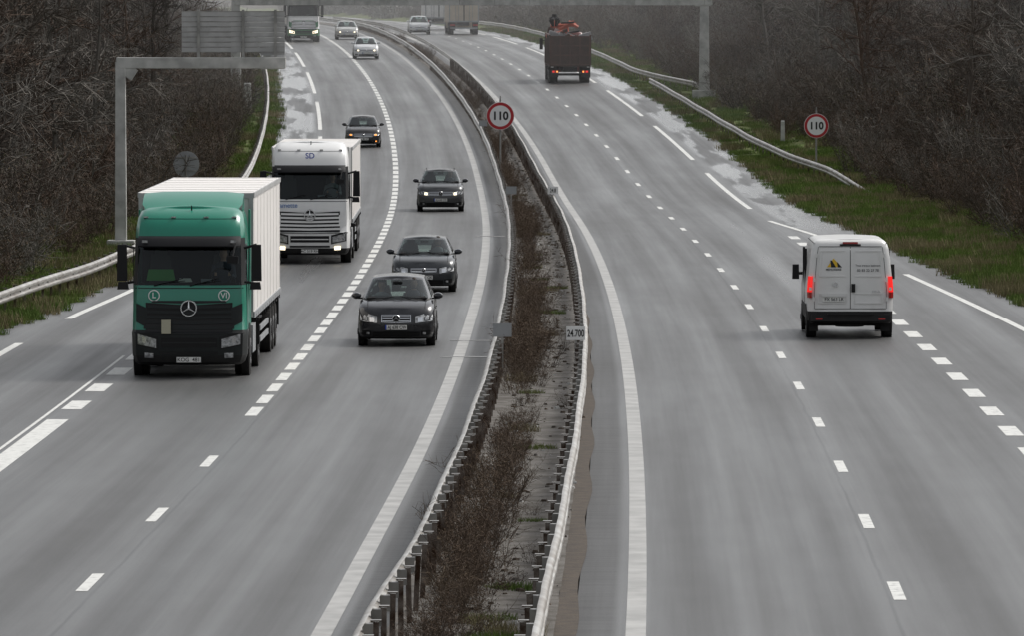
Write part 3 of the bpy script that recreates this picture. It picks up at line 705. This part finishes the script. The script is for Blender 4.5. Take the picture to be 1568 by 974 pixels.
# ================================================================== TERRAIN
def sm(a,b,x):
    t=min(1,max(0,(x-a)/(b-a))); return t*t*(3-2*t)
def hz(o,D):
    n=.15*math.sin(D*.07+o*.2)+.1*math.sin(D*.19+1.7+o*.5)
    if -12.3<o<9: return -.10
    if o>0:
        e=edgeR(D); h=-.05+.12*sm(e,e+.5,o)-.02+ (.35+n)*sm(e+2,e+6,o)+ 5.5*sm(e+5,e+30,o)+6*sm(e+25,e+90,o)
        return h-.05*(o<e)
    e=-edgeL(D); o=-o
    h=-.05+.12*sm(e,e+.5,o)-.02+(.2+n)*sm(e+1,e+5,o)+5*sm(e+6,e+34,o)+7*sm(e+30,e+100,o)
    return h-.05*(o<e)
offs=[-500,-300,-200,-140,-100,-75,-60,-50,-42,-36,-32,-28,-25,-22,-20,-18.5,-17.5,-16.7,-16.1,-15.6,-15.1,-14.6,-14.1,-13.6,-13.2,-12.8,-12.4,-8,-3.5,-2.5,-1.5,-.6,3,6,8.6,9.2,9.5,9.8,10.2,10.6,11,11.5,12.1,12.8,13.5,14.5,16,18,20,23,26,30,35,40,46,55,70,90,120,160,240,500]
Ds=[-150,-50,0]+[20+6*i for i in range(120)]+[760+20*i for i in range(30)]+[1400,1700,2200,3200]
vs=[];fs=[];mi=[]
for D in Ds:
    for o in offs: vs.append((C(D)+o,D,Z(D)+hz(o,D)))
n=len(offs)
for r in range(len(Ds)-1):
    for i in range(n-1):
        fs.append((r*n+i,r*n+i+1,(r+1)*n+i+1,(r+1)*n+i)); o=(offs[i]+offs[i+1])/2; D=Ds[r]
        mi.append(1 if (edgeR(D)-.5<o<edgeR(D)+5.2 or edgeL(D)-4.2<o<edgeL(D)+.3) else 0)
me=bpy.data.meshes.new('ground'); me.from_pydata(vs,[],fs); me.polygons.foreach_set('use_smooth',[True]*len(fs))
me.materials.append(mat('leaf_litter_ground',(.058,.047,.037),.95,noise=(.6,(.04,.033,.025)),bump=(6,.6,.06),spec=.1))
me.materials.append(mat('verge_turf',(.095,.135,.038),.95,noise=(.9,(.098,.098,.046)),bump=(12,.5,.04),spec=.1))
me.polygons.foreach_set('material_index',mi)
gnd=bpy.data.objects.new('ground',me); COL.objects.link(gnd)
m_med=mat('central_reserve_gravel',(.15,.14,.128),.85,noise=(1.7,(.065,.056,.046)),bump=(14,.6,.03),spec=.3)
strip('central_reserve',lambda D:-M(D)+.82,lambda D:-1.02,-150,1500,.02,m_med,6,2,zf=lambda o,D:.03*math.sin(D*1.1+o*3)*math.sin(D*.37))
m_dirt=mat('brown_dirt_strip',(.07,.052,.036),.9,noise=(4,(.042,.032,.024)),bump=(20,.5,.02))
strip('dirt_strip',lambda D:-1.03,lambda D:-.76+.04*math.sin(D*.5),-150,900,.012,m_dirt,2,2)

# ================================================================== GUARDRAILS
def guardrail(name,off,D0,D1,face,step=2.0,hf=None,m=None):
    e=empty(name); mb=MB(); m=m or m_railr
    prof=[(.0,.43),(.05,.445),(.082,.485),(.078,.53),(.01,.575),(.01,.605),(.078,.65),(.082,.70),(.05,.74),(.0,.755),(-.012,.75)]
    rows=[];D=D0
    while D<=D1+.01:
        h=hf(D) if hf else 0
        w=.004*math.sin(D*1.9)+.008*math.sin(D*.33)
        rows.append([(C(D)+off(D)+face*dx+w,D,Z(D)+dz+h+.012*math.sin(D*.31)) for dx,dz in prof]); D+=step/2
    mb.grid(rows,m); mb.obj('beam',e,50,recalc=False)
    pb=MB();D=D0+1
    while D<D1:
        h=hf(D) if hf else 0
        x=C(D)+off(D)-face*.13
        if D<460:
            rot=Matrix.Rotation(R.uniform(-.05,.05),3,'Y')
            pb.box((x,D,Z(D)+.25+h/2),(.07,.11,.98+h),m_post,rot=rot)
            pb.box((x+face*.09,D,Z(D)+.62+h),(.13,.14,.20),m_steel)
            pb.box((x-face*.005,D,Z(D)+.755+h),(.13,.13,.015),m_post)
        D+=step
    pb.obj('posts',e,0)
    return e
oLm=catmull([(0,-3.15),(82,-3.15),(96,-2.98),(134,-2.87),(190,-2.85),(251,-2.70),(350,-2.42),(3000,-2.4)])
oRm=catmull([(0,-1.2),(82,-1.14),(122,-1.04),(153,-.95),(190,-.93),(275,-.84),(3000,-.84)])
guardrail('guardrail',oLm,20,760,-1)
guardrail('guardrail',oRm,20,760,1)
guardrail('guardrail',catmull([(290,12.9),(306,11.7),(330,10.5),(360,9.95),(418,9.6),(430,9.6)]),288,420,-1,hf=lambda D:-.75*(1-sm(286,306,D)))
guardrail('guardrail',catmull([(405,12.6),(418,11.4),(430,10.2),(445,9.7),(800,9.6)]),406,700,-1,hf=lambda D:-.5*(1-sm(402,414,D)))
guardrail('guardrail',catmull([(100,-16.6),(170,-15.95),(190,-15.1),(205,-14.4),(240,-13.7),(280,-13.3),(340,-13.15),(900,-13.1)]),110,760,1)

# ================================================================== SIGNS, GANTRIES
def speed_sign(name,X,D,zc,r,back=False,pole=True,z0=None):
    z0=Z(D) if z0 is None else z0
    e=empty(name,(X,D,z0)); mb=MB()
    if back:
        mb.cyl((0,0,zc),'y',r,.03,m_sign,36)
        for dz in (-.25,.25): mb.box((0,-.03,zc+dz),(r*1.5,.04,.05),m_steel)
        mb.cyl((0,-.07,zc/2+.1),'z',.045,zc+.5,m_steel,12); mb.obj('sign_plate',e,30); return e
    mb.cyl((0,0,zc),'y',r,.03,m_redsign,40,cm=m_redsign)
    mb.cyl((0,-.018,zc),'y',r*.78,.012,m_white,40)
    mb.cyl((0,.006,zc),'y',r*1.035,.02,m_white,40)
    mb.cyl((0,.06,zc/2),'z',.04,zc+r*2+.3,m_steel,12)
    mb.box((0,.06,zc+r+.12),(.05,.05,.35),m_steel)
    mb.obj('sign_plate',e,30)
    txt('110',e,(0,-.03,zc-.01),r*.84,m_ink,'speed_lettering',sx=.95,bold=.035)
    return e
speed_sign('speed_limit_sign',-.53,320,2.40,.61)
speed_sign('speed_limit_sign',13.55,315,2.15,.53)
speed_sign('speed_limit_sign',-12.25,266,2.02,.49,back=True)
def km(name,X,D,t,back=False):
    e=empty(name,(X,D,Z(D))); mb=MB(); mb.box((0,0,.98),(.40,.02,.29),m_white if not back else m_sign); mb.box((0,.03,.6),(.05,.03,.9),m_steel); mb.obj('marker_plate',e,0)
    if not back: txt(t,e,(0,-.014,.97),.21,m_ink,sx=.64,bold=.02)
km('kilometre_marker',1.36,151,'24.700'); km('kilometre_marker',-.21,152.5,'',True)
km('kilometre_marker',1.55,268,'24.8'); km('kilometre_marker',-.03,268,'',True); km('kilometre_marker',-1.42,347,'',True)
def cantilever():
    D=230; X=-12.72; e=empty('sign_gantry',(X,D,0)); b=MB()
    b.box((0,0,3.0),(.38,.34,6.3),m_conc,.85,.85); b.box((0,0,.15),(.9,.8,.4),m_conc)
    b.box((2.62,0,6.12),(5.5,.30,.36),m_conc)
    b.box((.25,0,5.85),(.5,.26,.4),m_conc,1.0,1.0,rot=Matrix.Rotation(.6,3,'Y'))
    b.obj('cantilever_mast',e,0,bevel=.02)
    s=MB(); x0,x1=1.98,5.33; zc0,zc1=6.46,7.78
    nn=8
    for i in range(nn):
        z=zc0+(zc1-zc0)*(i+.5)/nn; s.box(((x0+x1)/2,.25,z),(x1-x0,.05,(zc1-zc0)/nn-.012),m_signp)
        s.box(((x0+x1)/2,.215,z-.07),(x1-x0,.03,.02),m_steel)
    for xx in (x0+.55,x0+2.0,x1-.3): s.box((xx,.17,7.0),(.09,.09,1.7),m_steel)
    for i in range(5):
        z=5.98+i*.145; s.box(((4.55+x1)/2,.27,z),(x1-4.55,.05,.13),m_signp)
    s.box(((x0+x1)/2,.25,zc1+.01),(x1-x0,.07,.03),m_steel)
    s.obj('direction_panel_back',e,0)
cantilever()
def gantry():
    D=405; z=Z(D); e=empty('overhead_gantry',(0,D,z)); b=MB()
    b.box((11.0,0,2.75),(.62,.5,6.0),m_conc,.78,.8); b.box((10.98,0,.2),(1.3,1.0,.7),m_conc)
    b.box((-15.8,0,2.75),(.62,.5,6.0),m_conc,.78,.8); b.box((-15.8,0,.2),(1.3,1.0,.7),m_conc)
    b.box((-2.2,0,5.63),(27.3,.5,.46),m_conc); b.box((-2.2,-.26,5.83),(27.4,.06,.06),m_steel)
    b.box((10.9,-.0,5.47),(.9,.45,.25),m_conc)
    for i in range(14): b.box((-15+2*i,-.262,5.63),(.03,.03,.40),m_steel)
    b.obj('gantry_frame',e,0,bevel=.02)
gantry()
def marker_post(X,D,h,w,zo=0):
    e=empty('marker_post',(X,D,Z(D)+zo)); b=MB(); b.box((0,0,h/2),(w,w,h),m_conc,.9,.9); b.box((0,0,h+.02),(w*.8,w*.8,.05),m_white); b.obj('post',e,0,bevel=.01)
marker_post(-14.5,388,1.5,.42); marker_post(13.2,345,.95,.2,.2)

# ================================================================== VEGETATION
def rv(r): 
    while True:
        v=Vector((r.uniform(-1,1),r.uniform(-1,1),r.uniform(-1,1)))
        if .1<v.length<1: return v.normalized()
def rib(mb,p,q,w0,w1,m,r):
    d=(q-p); u=d.cross(rv(r))
    if u.length<1e-5: return
    u.normalize(); i=len(mb.v)
    mb.v.extend([tuple(p-u*w0),tuple(p+u*w0),tuple(q+u*w1),tuple(q-u*w1)]); mb.f.append((i,i+1,i+2,i+3)); mb.m.append(mb.mi(m))
def bush(name,seed,h,spread,stems,m,ml,tw=.014,leaves=700,kids=(3,3)):
    r=random.Random(seed); mb=MB()
    for s in range(stems):
        a=r.uniform(0,6.283); rad=r.uniform(0,spread*.35)
        p=Vector((math.cos(a)*rad,math.sin(a)*rad,-.2)); d=Vector((math.cos(a)*spread*.5,math.sin(a)*spread*.5,h*r.uniform(.7,1.2))).normalized()
        L=h*r.uniform(.6,1.1)/4; w=tw*2.4
        for k in range(4):
            q=p+(d+rv(r)*.22).normalized()*L; mb.tube(p,q,w,w*.75,m); w*=.72
            for c in range(kids[0]):
                pp=p.lerp(q,r.random()); dd=(d*.7+rv(r)*.9+Vector((0,0,.15))).normalized(); l2=L*r.uniform(.5,1.0); w2=tw*1.1
                for kk in range(2):
                    qq=pp+(dd+rv(r)*.25).normalized()*l2; rib(mb,pp,qq,w2,w2*.7,m,r)
                    for c2 in range(kids[1]):
                        p3=pp.lerp(qq,r.random()); q3=p3+(dd*.5+rv(r)*.9+Vector((0,0,.2))).normalized()*l2*r.uniform(.5,1); rib(mb,p3,q3,tw*.7,tw*.3,m,r)
                    pp=qq; w2*=.7
            p=q
    for i in range(leaves):
        a=r.uniform(0,6.283); rr=spread*.55*math.sqrt(r.random()); z=h*r.random()**1.3*.9
        c=Vector((math.cos(a)*rr,math.sin(a)*rr,z)); s_=r.uniform(.02,.05)*(tw/.014)
        rib(mb,c,c+rv(r)*s_*2,s_*.5,s_*.4,ml,r)
    return mb.obj(name,None,0,recalc=False)
def tree(name,seed,h,m,tw=.02):
    r=random.Random(seed); mb=MB()
    p=Vector((0,0,-.3)); d=Vector((r.uniform(-.1,.1),r.uniform(-.1,.1),1)); w=h*.014
    n=9
    for k in range(n):
        q=p+(d+rv(r)*.1).normalized()*h/n; mb.tube(p,q,w,w*.86,m,5); w*=.86
        if k>=2:
            for c in range(4):
                dd=(rv(r)+Vector((0,0,.75))).normalized(); pp=p.lerp(q,r.random()); L=h*.30*(1.15-k/n)*r.uniform(.6,1.1); w1=w*.5
                for s in range(3):
                    qq=pp+(dd+rv(r)*.25).normalized()*L/3*1.2; mb.tube(pp,qq,w1,w1*.7,m); w1*=.7
                    for c2 in range(4):
                        d3=(dd+rv(r)*.9).normalized(); p3=pp.lerp(qq,r.random()); L3=L*.4*r.uniform(.5,1); q3=p3+d3*L3; rib(mb,p3,q3,tw*.8,tw*.5,m,r)
                        for c3 in range(5):
                            p4=p3.lerp(q3,r.uniform(.2,1)); rib(mb,p4,p4+(d3+rv(r)*.9).normalized()*L3*r.uniform(.4,.9),tw*.5,tw*.25,m,r)
                    pp=qq
        p=q
    return mb.obj(name,None,0,recalc=False)
def grass(name,seed,n,h,m,rad=.7):
    r=random.Random(seed); mb=MB()
    for i in range(n):
        a=r.uniform(0,6.283); rr=rad*math.sqrt(r.random()); p=Vector((math.cos(a)*rr,math.sin(a)*rr,-.02)); hh=h*r.uniform(.4,1.1)
        q=p+Vector((r.uniform(-.5,.5)*hh,r.uniform(-.5,.5)*hh,hh)); rib(mb,p,q,.010,.003,m,r)
    return mb.obj(name,None,0,recalc=False)
def instancer(name,proto,pl,parent):
    vs=[];fs=[]
    for (x,y,z,s) in pl:
        a=R.uniform(0,6.283); i=len(vs)
        for k in range(4):
            t=a+k*math.pi/2; vs.append((x+math.cos(t)*s*.7071,y+math.sin(t)*s*.7071,z))
        fs.append((i,i+1,i+2,i+3))
    me=bpy.data.meshes.new(name); me.from_pydata(vs,[],fs); o=bpy.data.objects.new(name,me); COL.objects.link(o); o.parent=parent
    o.instance_type='FACES'; o.use_instance_faces_scale=True; o.instance_faces_scale=1.0; o.show_instancer_for_render=False
    proto.parent=o
def veg(name,ramp,k=1.0):
    ramp=[tuple(c*k for c in q) for q in ramp]; return mat(name,ramp[0],.95,rand=ramp,spec=.08)
m_bark=veg('winter_bark',[(.17,.145,.12),(.11,.095,.082),(.165,.115,.088),(.20,.18,.155)],.56)
m_barkpale=veg('pale_bark',[(.28,.26,.235),(.18,.165,.145)],.60)
m_dead=veg('dead_leaves',[(.10,.078,.055),(.17,.11,.068),(.10,.10,.06)],.56)
m_dry=veg('dry_weeds',[(.16,.12,.092),(.10,.075,.06),(.20,.155,.115)],.68)
m_dryl=veg('dry_seedheads',[(.18,.13,.09),(.11,.078,.055)],.68)
m_gr=veg('grass_blades',[(.115,.165,.04),(.09,.14,.034),(.145,.175,.055)])
m_grd=veg('dry_grass_blades',[(.21,.18,.105),(.15,.135,.072)])

def place(o,D): return (C(D)+o,D,Z(D)+hz(o,D))
thick=empty('roadside_thicket')
groups={}
def add(k,x,y,z,s): groups.setdefault(k,[]).append((x,y,z,s))
D=175
while D<1150:
    st=3.6 if D<450 else (6.5 if D<700 else 12)
    bl=catmull([(150,18.8),(210,17.4),(240,17.0),(300,15.9),(400,15.4),(3000,15.5)])(D)
    br=catmull([(150,17),(200,15.2),(240,14.6),(300,14.3),(340,13.6),(400,13.0),(3000,12.5)])(D)
    for sgn,bb in ((-1,bl),(1,br)):
        for r_ in range(5):
            o=sgn*(bb+r_*3.2+R.uniform(-.8,.8)+(r_>3)*5); dd=D+R.uniform(-st/2,st/2)
            x,y,z=place(o,dd); add('b%d'%R.randrange(5),x,y,z-.1,R.uniform(.55,.95)*(.55+.17*r_))
        if R.random()<.6:
            o=sgn*(bb+R.uniform(3,20)); x,y,z=place(o,D); add('t%d'%R.randrange(3),x,y,z,R.uniform(.7,1.15))
    D+=st
protos={}
for i in range(5): protos['b%d'%i]=bush('thicket_shrub',100+i,4.6,4.4,13,m_bark if i<4 else m_barkpale,m_dead,.022,500)
for i in range(3): protos['t%d'%i]=tree('thicket_tree',200+i,11,m_bark if i else m_barkpale,.028)
for k,pl in groups.items(): instancer('thicket_cluster',protos[k],pl,thick)
far=empty('distant_wood')
m_far=veg('haze_paled_bark',[(.26,.245,.23),(.20,.19,.175)])  # grey winter bark, paled further so the colour itself carries distance haze
fb=[bush('wood_shrub',300+i,7,6,12,m_far,m_far,.06,900) for i in range(2)]; ft=[tree('wood_tree',310+i,15,m_far,.07) for i in range(2)]
pls=[[],[],[],[]]
for i in range(560):
    y=R.uniform(800,1150); o=R.uniform(12,110) if i%2 else R.uniform(-60,-16)
    x,y,z=place(o,y); pls[R.randrange(4)].append((x,y,min(z,16)-.5,R.uniform(.7,1.2)))
for i in range(260):
    y=R.uniform(1350,1700); x=R.uniform(-200,120); pls[R.randrange(4)].append((x,y,6,R.uniform(1,1.6)))
for p,pl in zip(fb+ft,pls): instancer('wood_cluster',p,pl,far)
for (o,D,s,sd) in ((-19.5,262,1.0,41),(-24,300,1.2,42),(17.5,262,.95,43),(20,300,1.1,44),(-21,232,1.0,46)):
    t=tree('bare_tree',sd,11*s,m_barkpale,.024); t.location=place(o,D)
mv=empty('central_reserve_scrub'); ws=[bush('scrub_plant',400+i,.95,.9,8,m_dry,m_dryl,.0055,260,(3,2)) for i in range(4)]
pl=[[],[],[],[]]
D=60
while D<640:
    st=.75 if D<200 else (1.1 if D<350 else 1.8)
    clump=math.sin(D*.21)+math.sin(D*.077+1)+.6*math.sin(D*.9)
    q_=2 if clump>.3 else 1
    for q in range(q_):
        if clump<-1.2 and R.random()<.7: continue
        o=oLm(D)+.42+abs(R.gauss(0,.26))
        o=min(o,oRm(D)-.45)
        s=R.uniform(.3,.8)*(1.0+.25*math.sin(D*.13))
        pl[R.randrange(4)].append((C(D)+o,D+R.uniform(-.3,.3),Z(D)+.02,s))
    if R.random()<.16: pl[R.randrange(4)].append((C(D)+R.uniform(oLm(D)+.5,oRm(D)-.25),D,Z(D)+.02,R.uniform(.15,.4)))
    D+=st
for p,q in zip(ws,pl): instancer('scrub_cluster',p,q,mv)
rub=MB()
for i in range(900):
    D=R.uniform(70,330); o=R.uniform(oLm(D)+.3,oRm(D)+.05); s=R.uniform(.02,.09)
    rub.box((C(D)+o,D,Z(D)+.035),(s,s*R.uniform(.6,2),s*.5),R.choice([m_conc,m_dirt,m_dirt,m_med,m_dry]),.7,.7,rot=Matrix.Rotation(R.uniform(0,3),3,'Z'))
rub.obj('gravel_debris',None,0)
gv=empty('verge_grass'); gp=[grass('grass_patch',500,380,.18,m_gr),grass('grass_patch',501,380,.24,m_gr),grass('grass_patch',502,260,.34,m_grd)]
pl=[[],[],[]]
D=150
while D<640:
    st=.9 if D<330 else 1.7
    for sgn in (1,-1):
        e=edgeR(D) if sgn>0 else -edgeL(D); o=e+(.2 if sgn>0 else .3)
        while o<e+(5.2 if sgn>0 else 4.3):
            if R.random()<.9:
                dry=R.random()<(.08+.2*(o-e)/5+.15*(o-e<.5)); x,y,z=place(sgn*(o+R.uniform(-.1,.3)),D+R.uniform(-.5,.5)); pl[2 if dry else R.randrange(2)].append((x,y,z,R.uniform(.6,1.2)))
            o+=.85 if D<330 else 1.3
    D+=st
for i in range(60):
    D=R.uniform(76,92) if i<30 else R.uniform(76,300); pl[R.randrange(3)].append((C(D)+R.uniform(-2.3,-1.5),D,Z(D)+.02,R.uniform(.3,.6)))
for p,q in zip(gp,pl): instancer('grass_cluster',p,q,gv)

# ================================================================== VEHICLES
green=mat('green_cab_paint',(.004,.20,.13),.28,coat=.4,dirt=(3.0,(.06,.07,.06),.10))
whitec=mat('white_cab_paint',(.80,.80,.79),.3,coat=.3,dirt=(2.6,(.25,.23,.2),.15))
curtain=mat('pale_curtain',(.78,.75,.72),.5,noise=(.8,.93),dirt=(3.2,(.3,.27,.24),.2))
m_lowdk=mat('dark_bumper',(.012,.015,.016),.45,dirt=(1.4,GR,.12),spec=.3)
truck('green_semi_truck',-6.92,151.3,green,m_lowdk,green,curtain,{'circles':True,'grille':m_lowdk,'slat':m_lowdk,'plate':'KOG  481'})
truck('white_semi_truck',-6.25,218.5,whitec,whitec,whitec,curtain,{'grille':whitec,'slat':whitec,'H':3.72,'defl':False,'side_dark':False,'fog':m_lampon,'plate':'AC 519 RH','tz':3.55,'toptext':'SD','shirt':m_cloth2})
grn2=mat('green_skirt_paint',(.03,.18,.08),.35,coat=.4)
truck('white_semi_truck',-16.1,547,whitec,grn2,whitec,curtain,{'grille':grn2,'slat':m_chrome,'H':3.6,'defl':False,'tz':3.6,'side_dark':True,'plate':'BX 221 TT','lamp':m_lampon})
def cp(nm,c,r=.25,metal=.0): return mat(nm,c,r,metal,coat=.5,dirt=(1.0,GR,.10))
black=cp('black_car_paint',(.005,.006,.010)); navy=cp('charcoal_car_paint',(.014,.018,.022)); grey=cp('grey_car_paint',(.045,.047,.05),.3,.3); brown=cp('dark_grey_car_paint',(.03,.029,.03)); silver=cp('silver_car_paint',(.62,.63,.64),.3,.2); sil2=cp('pale_car_paint',(.42,.43,.42),.3,.2)
car('black_compact_mpv',-2.71,165.2,4.27,1.78,1.60,black,{'hf':.82,'hz':1.06,'yc':.85,'rake':.95,'gw':.33,'g':(.57,.74),'em':.085,'hl':(.50,.95,(.55,.60,.71,.82)),'pz':.45,'plate':'AJ 638 CW','trake':.4,'two':True})
car('charcoal_hatchback',-2.46,196.6,4.3,1.76,1.50,navy,{'hf':.76,'hz':1.0,'yc':1.0,'gw':.34,'g':(.57,.66),'hl':(.50,.95,(.53,.60,.67,.76)),'pz':.42,'plate':'BD 204 QK','slats':2,'shirt':m_cloth2})
car('grey_crossover',-2.76,273.4,4.13,1.78,1.60,grey,{'hf':.86,'hz':1.08,'yc':.95,'gw':.45,'g':(.64,.76),'hl':(.50,.95,(.62,.68,.76,.84)),'pz':.46,'lampm':m_lamp,'core':m_lampon,'em':.08,'slats':2,'rails':True,'mirm':black})
car('dark_hatchback',-7.19,342,4.0,1.68,1.46,brown,{'hf':.74,'hz':.98,'core':m_amber,'fog':m_amber,'lampm':m_lamp,'hl':(.58,.90,(.56,.60,.66,.70)),'plate':'CK 881 LF'})
car('silver_hatchback',-10.0,486,4.1,1.70,1.48,silver,{'core':m_lampon,'plate':'DA 114 PV'})
car('pale_estate_car',-13.0,559,4.4,1.74,1.47,sil2,{'core':m_lampon,'plate':'AR 771 ZE','rails':True})
car('silver_hatchback',-7.7,591,4.1,1.76,1.55,silver,{'plate':'EE 445 NM'})
van('white_panel_van',8.1,169.2)
lorry('crane_flatbed_lorry',3.55,432)
box_truck('tan_box_truck',-4.0,590,(.55,.48,.38))
box_truck('white_box_truck',-6.6,640,(.78,.78,.76))

# ================================================================== MIST, LIGHT, SKY, CAMERA
mm=bpy.data.materials.new('spray_mist'); mm.use_nodes=True; nt=mm.node_tree
nt.nodes.remove(nt.nodes['Principled BSDF']); vsn=nd(nt,'ShaderNodeVolumeScatter'); vsn.inputs['Density'].default_value=.00055; vsn.inputs['Color'].default_value=(.99,.995,1,1); vsn.inputs['Anisotropy'].default_value=0.3
nt.links.new(vsn.outputs[0],nt.nodes['Material Output'].inputs['Volume'])
b=MB(); b.box((-20,1035,8),(600,1390,44),mm); b.obj('mist',None,0)

w=bpy.data.worlds.new('World'); sc.world=w; w.use_nodes=True; nt=w.node_tree
bg=nt.nodes['Background']; sky=nd(nt,'ShaderNodeTexSky'); sky.sky_type='NISHITA'; sky.sun_disc=False
EL=math.radians(48); AZ=math.radians(56)
sky.sun_elevation=EL; sky.sun_rotation=AZ; sky.air_density=1.0; sky.dust_density=3.5; sky.ozone_density=1
hs=nd(nt,'ShaderNodeHueSaturation'); hs.inputs['Saturation'].default_value=.18
nt.links.new(sky.outputs[0],hs.inputs['Color']); nt.links.new(hs.outputs[0],bg.inputs['Color']); bg.inputs['Strength'].default_value=.15
sd=bpy.data.lights.new('sun','SUN'); sd.energy=2.2; sd.angle=math.radians(22); sd.color=(1,.97,.92)
so=bpy.data.objects.new('sun',sd); COL.objects.link(so)
S=Vector((math.sin(AZ)*math.cos(EL),math.cos(AZ)*math.cos(EL),math.sin(EL))); so.rotation_euler=S.to_track_quat('Z','Y').to_euler(); so.location=(0,0,60)
cd=bpy.data.cameras.new('camera'); cam=bpy.data.objects.new('camera',cd); COL.objects.link(cam); sc.camera=cam
cd.sensor_width=36; cd.lens=36*10833/1568; cd.clip_start=1; cd.clip_end=6000
cam.location=(0,0,8); cam.rotation_euler=(math.radians(90-2.537),0,0)
sc.view_settings.view_transform='Standard'; sc.view_settings.look='None'; sc.view_settings.exposure=0
